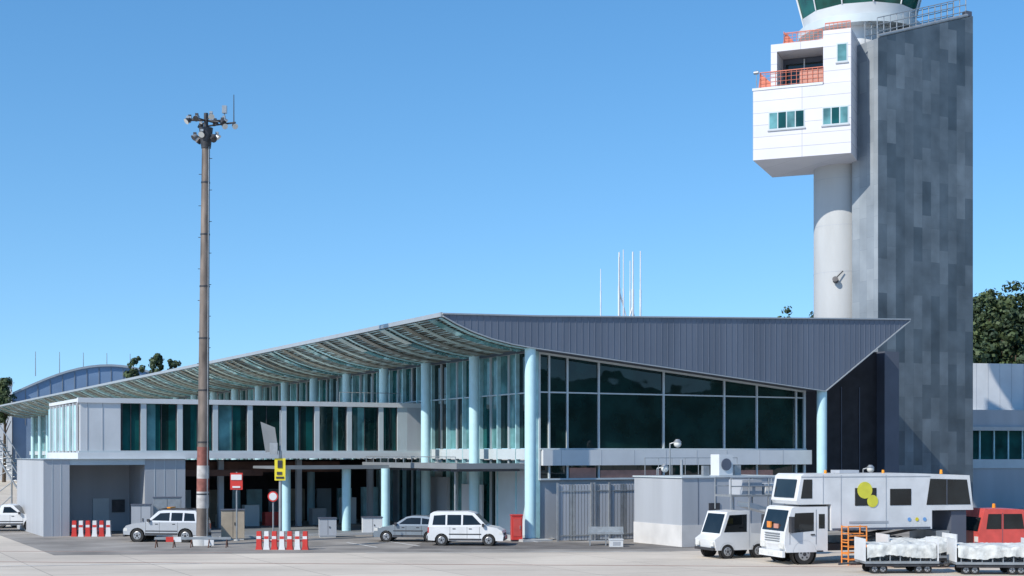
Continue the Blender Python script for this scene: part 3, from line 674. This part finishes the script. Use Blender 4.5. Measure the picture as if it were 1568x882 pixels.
car('white_pickup_truck',(-32.0,91.0,0),5,'wpaint',4.5,1.75,
    [(.02,.42),(0,.7),(.03,1.05),(3.1,1.08),(3.9,1.0),(4.3,.9),(4.48,.7),(4.46,.42)],
    [(1.6,1.07),(1.75,1.62),(1.9,1.7),(2.3,1.7),(2.5,1.66),(3.15,1.07)],1.07,1.72,
    [[(1.9,1.18),(1.95,1.55),(2.35,1.55),(2.85,1.18)]],3.65,.85,.37,low=.4)
# ------------------------------------------------------------------ street furniture
def barrier(loc,yaw,n):
    b=MB()
    for k in range(n):
        x=k*.40; m='red' if k%2==0 else 'wpaint'
        b.ext([(x,0),(x+.34,0),(x+.30,.2),(x+.28,.95),(x+.06,.95),(x+.04,.2)],-.12,.12,m)
        b.box(x+.055,x+.285,-.125,.125,.55,.7,'wpaint' if k%2==0 else 'red')
    b.cyl((.1,0,.45),((n-1)*.40+.2,0,.45),.03,.03,'red',6)
    b.obj('striped_barrier',None,loc,yaw,bevel=.01)
barrier((-13.2,73.3,0),-3,7); barrier((-26.2,84.6,0),3,6)
b=MB()
b.box(0,4,-.04,.04,.42,.55,'steel'); 
for k in range(5):
    x=.1+k*.92; b.cyl((x,-.3,0),(x,0,.45),.03,.03,'brown',6); b.cyl((x,.3,0),(x,0,.45),.03,.03,'brown',6)
b.box(.6,1.0,-.05,.05,.30,.56,'red'); b.box(1.0,1.4,-.05,.05,.3,.56,'wpaint'); b.box(2.6,3.1,-.05,.05,.1,.4,'wpaint'); b.obj('low_barrier_rail',None,(-18.8,74.8,0),2)
def sign(h,parts,r=.05):
    b=MB(); b.cyl((0,0,0),(0,0,h),r,r*.9,'steel',10)
    for (x0,x1,z0,z1,m,yy) in parts: b.box(x0,x1,yy-.03,yy,z0,z1,m)
    b.cyl((0,0,0),(0,0,.08),.16,.16,'concrete',12)
    return b
b=sign(5.1,[(-.28,.28,3.55,4.7,'yellow',-.10),(-.12,.12,4.2,4.6,'dsteel',-.135),(-.2,.2,3.65,3.75,'dsteel',-.135),(-.16,.1,3.85,4.0,'dsteel',-.135)],.09)
b.box(-.5,-.1,-.35,-.15,4.9,5.5,'steel'); b.poly([(-1.0,-.2,6.6),(-.25,-.2,6.3),(-.1,-.1,5.1),(-.75,-.15,5.0)],'greym'); b.cyl((0,0,5.1),(0,0,7.2),.05,.04,'steel',8)
b.obj('yellow_warning_sign',None,(-12.05,74.0,0),0)
b=sign(3.9,[(-.35,.35,2.9,3.85,'red',-.06),(-.3,.3,3.45,3.75,'wpaint',-.095),(-.22,.22,3.0,3.1,'wpaint',-.095)])
b.obj('red_information_sign',None,(-15.6,80.6,0),0)
b=sign(2.6,[])
b.cyl((0,-.07,2.5),(0,-.1,2.5),.3,.3,'red',24); b.cyl((0,-.1,2.5),(0,-.11,2.5),.22,.22,'wpaint',24)
b.obj('round_traffic_sign',None,(-13.6,81,0),0)
b=MB(); b.box(-.3,.3,-.25,.25,.1,1.45,'red'); b.box(-.33,.33,-.28,.28,1.45,1.52,'red'); b.box(-.22,.22,-.27,-.25,.3,1.3,'redt'); b.box(.14,.18,-.3,-.27,.7,.9,'steel')
b.box(-.3,.3,-.2,.2,0,.1,'dsteel'); b.obj('fire_cabinet',None,(.25,80.0,0),10,bevel=.01)
b=MB(); b.box(0,1.9,-.3,.3,.62,.72,'steel'); b.box(0,1.9,.22,.28,.72,1.0,'steel')
for x in (.1,.95,1.8): b.box(x-.03,x+.03,-.28,.28,0,.62,'steel')
b.box(0,1.9,-.28,-.24,.25,.3,'steel'); b.obj('metal_bench',None,(4.1,76.6,0),-3)
b=MB(); b.box(-.35,.35,-.2,.2,.02,.38,'wpaint'); b.box(-.37,.37,-.22,.22,.38,.44,'white'); b.box(-.2,.2,-.21,-.2,.1,.3,'grey'); b.obj('white_utility_box',None,(5.5,75.2,0),5,bevel=.02)
for (x,y,w,h,m,nm) in ((-21.9,84,1.1,1.9,'grey','electrical_cabinet'),(-20.6,85,1.6,2.3,'steel','electrical_cabinet'),(-16.0,81.5,1.3,1.7,'beige','electrical_cabinet'),(-10.9,84,1.0,1.1,'grey','electrical_cabinet'),(-8.6,87.4,1.2,1.0,'white','electrical_cabinet')):
    b=MB(); b.box(-w/2,w/2,-.35,.35,.1,h,m); b.box(-w/2-.04,w/2+.04,-.4,.4,h,h+.06,'greyd'); b.box(-.01,.01,-.36,-.35,.15,h-.05,'dsteel'); b.box(.08,.13,-.38,-.35,h*.5,h*.6,'dsteel'); b.box(-w/2+.03,w/2-.03,-.32,.32,0,.1,'concrete')
    b.obj(nm,None,(x,y,0),12,bevel=.01)
def glamp(x,y,h):
    b=MB(); b.cyl((0,0,0),(0,0,h),.05,.04,'steel',8); b.cyl((0,0,h),(.35,-.1,h+.1),.04,.03,'steel',8); b.sph((.42,-.1,h+.0),.22,'lamp',14,8); b.cyl((.42,-.1,h+.1),(.42,-.1,h+.26),.24,.1,'steel',14)
    b.obj('globe_lamp',None,(x,y,0),0)
glamp(*L2W(7.2,-3.4)[:2],5.5); glamp(*L2W(6.2,-3.6)[:2],4.1); glamp(*L2W(20,-5)[:2],4.0)
# ------------------------------------------------------------------ distant buildings
H=empty('vaulted_hall',(-74,262,0),20)
b=MB()
n=18; sec=[(-17,0),(-17,15.5)]+[(-17+34*k/n,15.5+5.4*math.sin(math.pi*(k/n))) for k in range(1,n)]+[(17,15.5),(17,0)]
b.ext(sec,-1,40,'vault','vault')
for k in range(1,16): 
    x=-17+34*k/16; b.box(x,x+.12,-1.1,-1.0,10,15.5+5.4*math.sin(math.pi*k/16)-.3,'greym')
for k in range(n):
    a=k/n;c=(k+1)/n
    strip(b,[(-17+34*a,15.4+5.4*math.sin(math.pi*a)),(-17+34*c,15.4+5.4*math.sin(math.pi*c))],-1.4,-1.0,.4,'edge')
b.obj('vault_shell',H)
b=MB(); b.box(-28,-17.1,-2,30,0,17.0,'white'); b.box(-28.3,-17,-2.3,30,17.01,17.7,'grey')
for k in range(5): b.cyl((-13+k*4.2,3,19),(-13+k*4.2,3,23.5),.1,.06,'steel',6)
b.obj('side_hall',H)
W=empty('service_building',(40.3,126,0),12)
b=MB(); g=MB()
b.box(0,40,0,14,7.0,8.8,'grey'); b.box(0,40,.2,14,0,3.6,'grey'); b.box(0,40,.1,.5,3.6,4.4,'white2'); b.box(0,40,.6,14,4.4,7.0,'dark')
for k in range(28):
    g.poly([(k*1.4,.35,4.4),(k*1.4+1.35,.35,4.4),(k*1.4+1.35,.35,7),(k*1.4,.35,7)],'glassteal'); b.box(k*1.4-.06,k*1.4+.06,.2,.5,4.4,7,'cyanlt')
b.box(1.9,40,4,14,8.81,13.2,'white'); b.box(-6,1.8,6,14,8.0,11.2,'blue'); b.box(0,40,-.3,0,6.95,7.3,'edge')
for k in range(8): b.box(2+k*1.2,2.02+k*1.2,3.98,4,8.82,13.2,'grey')
b.obj('walls',W); g.obj('windows',W,recalc=False)
# ------------------------------------------------------------------ vegetation
def crown(b,c,rx,rz,nclump,nleaf,size,mats,rnd):
    for q in range(nclump):
        a=rnd.uniform(0,2*math.pi); h=rnd.uniform(-1,1); rr=math.sqrt(1-h*h*.8)*rnd.uniform(.35,1)
        cc=Vector((c[0]+rx*rr*math.cos(a),c[1]+rx*rr*math.sin(a),c[2]+rz*h)); cr=rx*rnd.uniform(.22,.42); m=rnd.choice(mats)
        for k in range(nleaf):
            d=Vector((rnd.gauss(0,1),rnd.gauss(0,1),rnd.gauss(0,1))).normalized()*cr*rnd.uniform(.5,1.15)
            p=cc+d; s=size*rnd.uniform(.6,1.3)
            t=Vector((rnd.gauss(0,1),rnd.gauss(0,1),rnd.gauss(0,1))).normalized(); w=t.cross(d.normalized()+Vector((.01,0,0))).normalized()
            t=w.cross(d).normalized()
            b.poly([p-t*s-w*s*.5,p+t*s*.2-w*s,p+t*s+w*s*.4,p-t*s*.3+w*s],m)
rnd=random.Random(3)
def tree(name,x,y,h,rx,z0=0):
    b=MB(); b.cyl((0,0,z0),(.2,0,z0+h*.7),.35,.15,'bark',8,caps=False)
    for k in range(6):
        a=k*1.1; z=z0+h*(.45+.05*k); b.cyl((.1,0,z),(rx*.6*math.cos(a),rx*.6*math.sin(a),z+h*.14),.12,.04,'bark',6,caps=False)
    crown(b,(0,0,z0+h*.78),rx,h*.20,60,46,.2,['leaf','leafd'],rnd)
    b.obj(name,None,(x,y,0),0,recalc=False)
for px,yy,top,rx in ((207,240,545,1.7),(241,236,539,1.3),(266,238,549,1.4),(6,240,579,2.0)):
    X=(px-784)/2178*yy; h=5+(693-top)/2178*yy; tree('broadleaf_tree',X,yy,h,rx)
def sst(a,c,x):
    t=min(1,max(0,(x-a)/(c-a))); return t*t*(3-2*t)
def hz(x,y):
    base=(18.6+.14*max(0,x-55))*sst(22,46,x)*sst(190,240,y)
    return base+1.0*math.sin(x*.13)*math.cos(y*.11)*(1 if base>3 else 0)
b=MB(); nx,ny=50,16; pts=[(10+i*5,190+j*8,hz(10+i*5,190+j*8)-.5) for i in range(nx+1) for j in range(ny+1)]
b.add(pts,[(i*(ny+1)+j,(i+1)*(ny+1)+j,(i+1)*(ny+1)+j+1,i*(ny+1)+j+1) for i in range(nx) for j in range(ny)],'leafd',True)
b.obj('wooded_hill')
b=MB()
for k in range(320):
    x=rnd.uniform(38,112); y=rnd.uniform(202,262); z=hz(x,y)
    if z<3: continue
    h=rnd.uniform(6,10.5); rx=rnd.uniform(1.8,3.2)
    b.cyl((x,y,z-1),(x,y,z+h*.6),.25,.12,'bark',5,caps=False)
    crown(b,(x,y,z+h*.55),rx,h*.45,20,28,.30,['leaf','leafd'],rnd)
b.obj('forest_trees',recalc=False)
b=MB(); N=400; rows=[(330,-1),(380,.45),(460,.8),(560,1.0),(760,1.05)]; pts=[]
rh=random.Random(5)
for i in range(N+1):
    a=2*math.pi*i/N
    hh=43+10*math.sin(a*3+1)+7*math.sin(a*7)+3*math.sin(a*23)+1.5*math.sin(a*57)+rh.uniform(-2,2)
    d=math.degrees(math.atan2(math.cos(a),math.sin(a)))
    if -60<d<60: hh*=.0 if abs(d)<52 else (abs(d)-52)/8
    for r,f in rows: pts.append((r*math.cos(a),r*math.sin(a),hh*f if f>0 else -1))
m=len(rows)
b.add(pts,[(i*m+j,(i+1)*m+j,(i+1)*m+j+1,i*m+j+1) for i in range(N) for j in range(m-1)],'hillg',True)
b.obj('surrounding_hills')
# ------------------------------------------------------------------ light, sky, camera
d=Vector((-.741*math.cos(R(40)),-.677*math.cos(R(40)),math.sin(R(40))))
sl=bpy.data.lights.new('sun','SUN'); sl.energy=4.7; sl.angle=R(.5); sl.color=(1,.94,.85)
so=bpy.data.objects.new('sun',sl); scene.collection.objects.link(so); so.rotation_euler=d.to_track_quat('Z','Y').to_euler()
w=bpy.data.worlds.new('World'); scene.world=w; w.use_nodes=True; nt=w.node_tree
sky=nt.nodes.new('ShaderNodeTexSky'); sky.sky_type='NISHITA'; sky.sun_disc=False; sky.sun_elevation=R(40); sky.sun_rotation=R(227.6)
sky.air_density=1.0; sky.dust_density=0.1; sky.ozone_density=3.0
tc=nt.nodes.new('ShaderNodeTexCoord'); sx=nt.nodes.new('ShaderNodeSeparateXYZ'); cxx=nt.nodes.new('ShaderNodeCombineXYZ')
mz=nt.nodes.new('ShaderNodeMath'); mz.operation='MULTIPLY_ADD'; mz.inputs[1].default_value=.85; mz.inputs[2].default_value=.11
nt.links.new(tc.outputs['Generated'],sx.inputs[0]); nt.links.new(sx.outputs['X'],cxx.inputs['X']); nt.links.new(sx.outputs['Y'],cxx.inputs['Y']); nt.links.new(sx.outputs['Z'],mz.inputs[0]); nt.links.new(mz.outputs[0],cxx.inputs['Z'])
nm=nt.nodes.new('ShaderNodeVectorMath'); nm.operation='NORMALIZE'; nt.links.new(cxx.outputs[0],nm.inputs[0]); nt.links.new(nm.outputs[0],sky.inputs['Vector'])
hs=nt.nodes.new('ShaderNodeHueSaturation'); hs.inputs['Saturation'].default_value=1.26; hs.inputs['Value'].default_value=1.0; nt.links.new(sky.outputs[0],hs.inputs['Color'])
tint=nt.nodes.new('ShaderNodeVectorMath'); tint.operation='MULTIPLY'; tint.inputs[1].default_value=(1.36,1.32,1.24); nt.links.new(hs.outputs[0],tint.inputs[0])
bg=nt.nodes['Background']; bg.inputs[1].default_value=.15; nt.links.new(tint.outputs[0],bg.inputs[0])
c=bpy.data.cameras.new('camera'); co=bpy.data.objects.new('camera',c); scene.collection.objects.link(co)
co.location=(0,0,5); co.rotation_euler=(R(90),0,0); c.lens=50; c.sensor_width=36; c.shift_y=.1607; c.clip_end=6000
scene.camera=co
scene.view_settings.view_transform='Standard'; scene.view_settings.look='None'; scene.view_settings.exposure=0
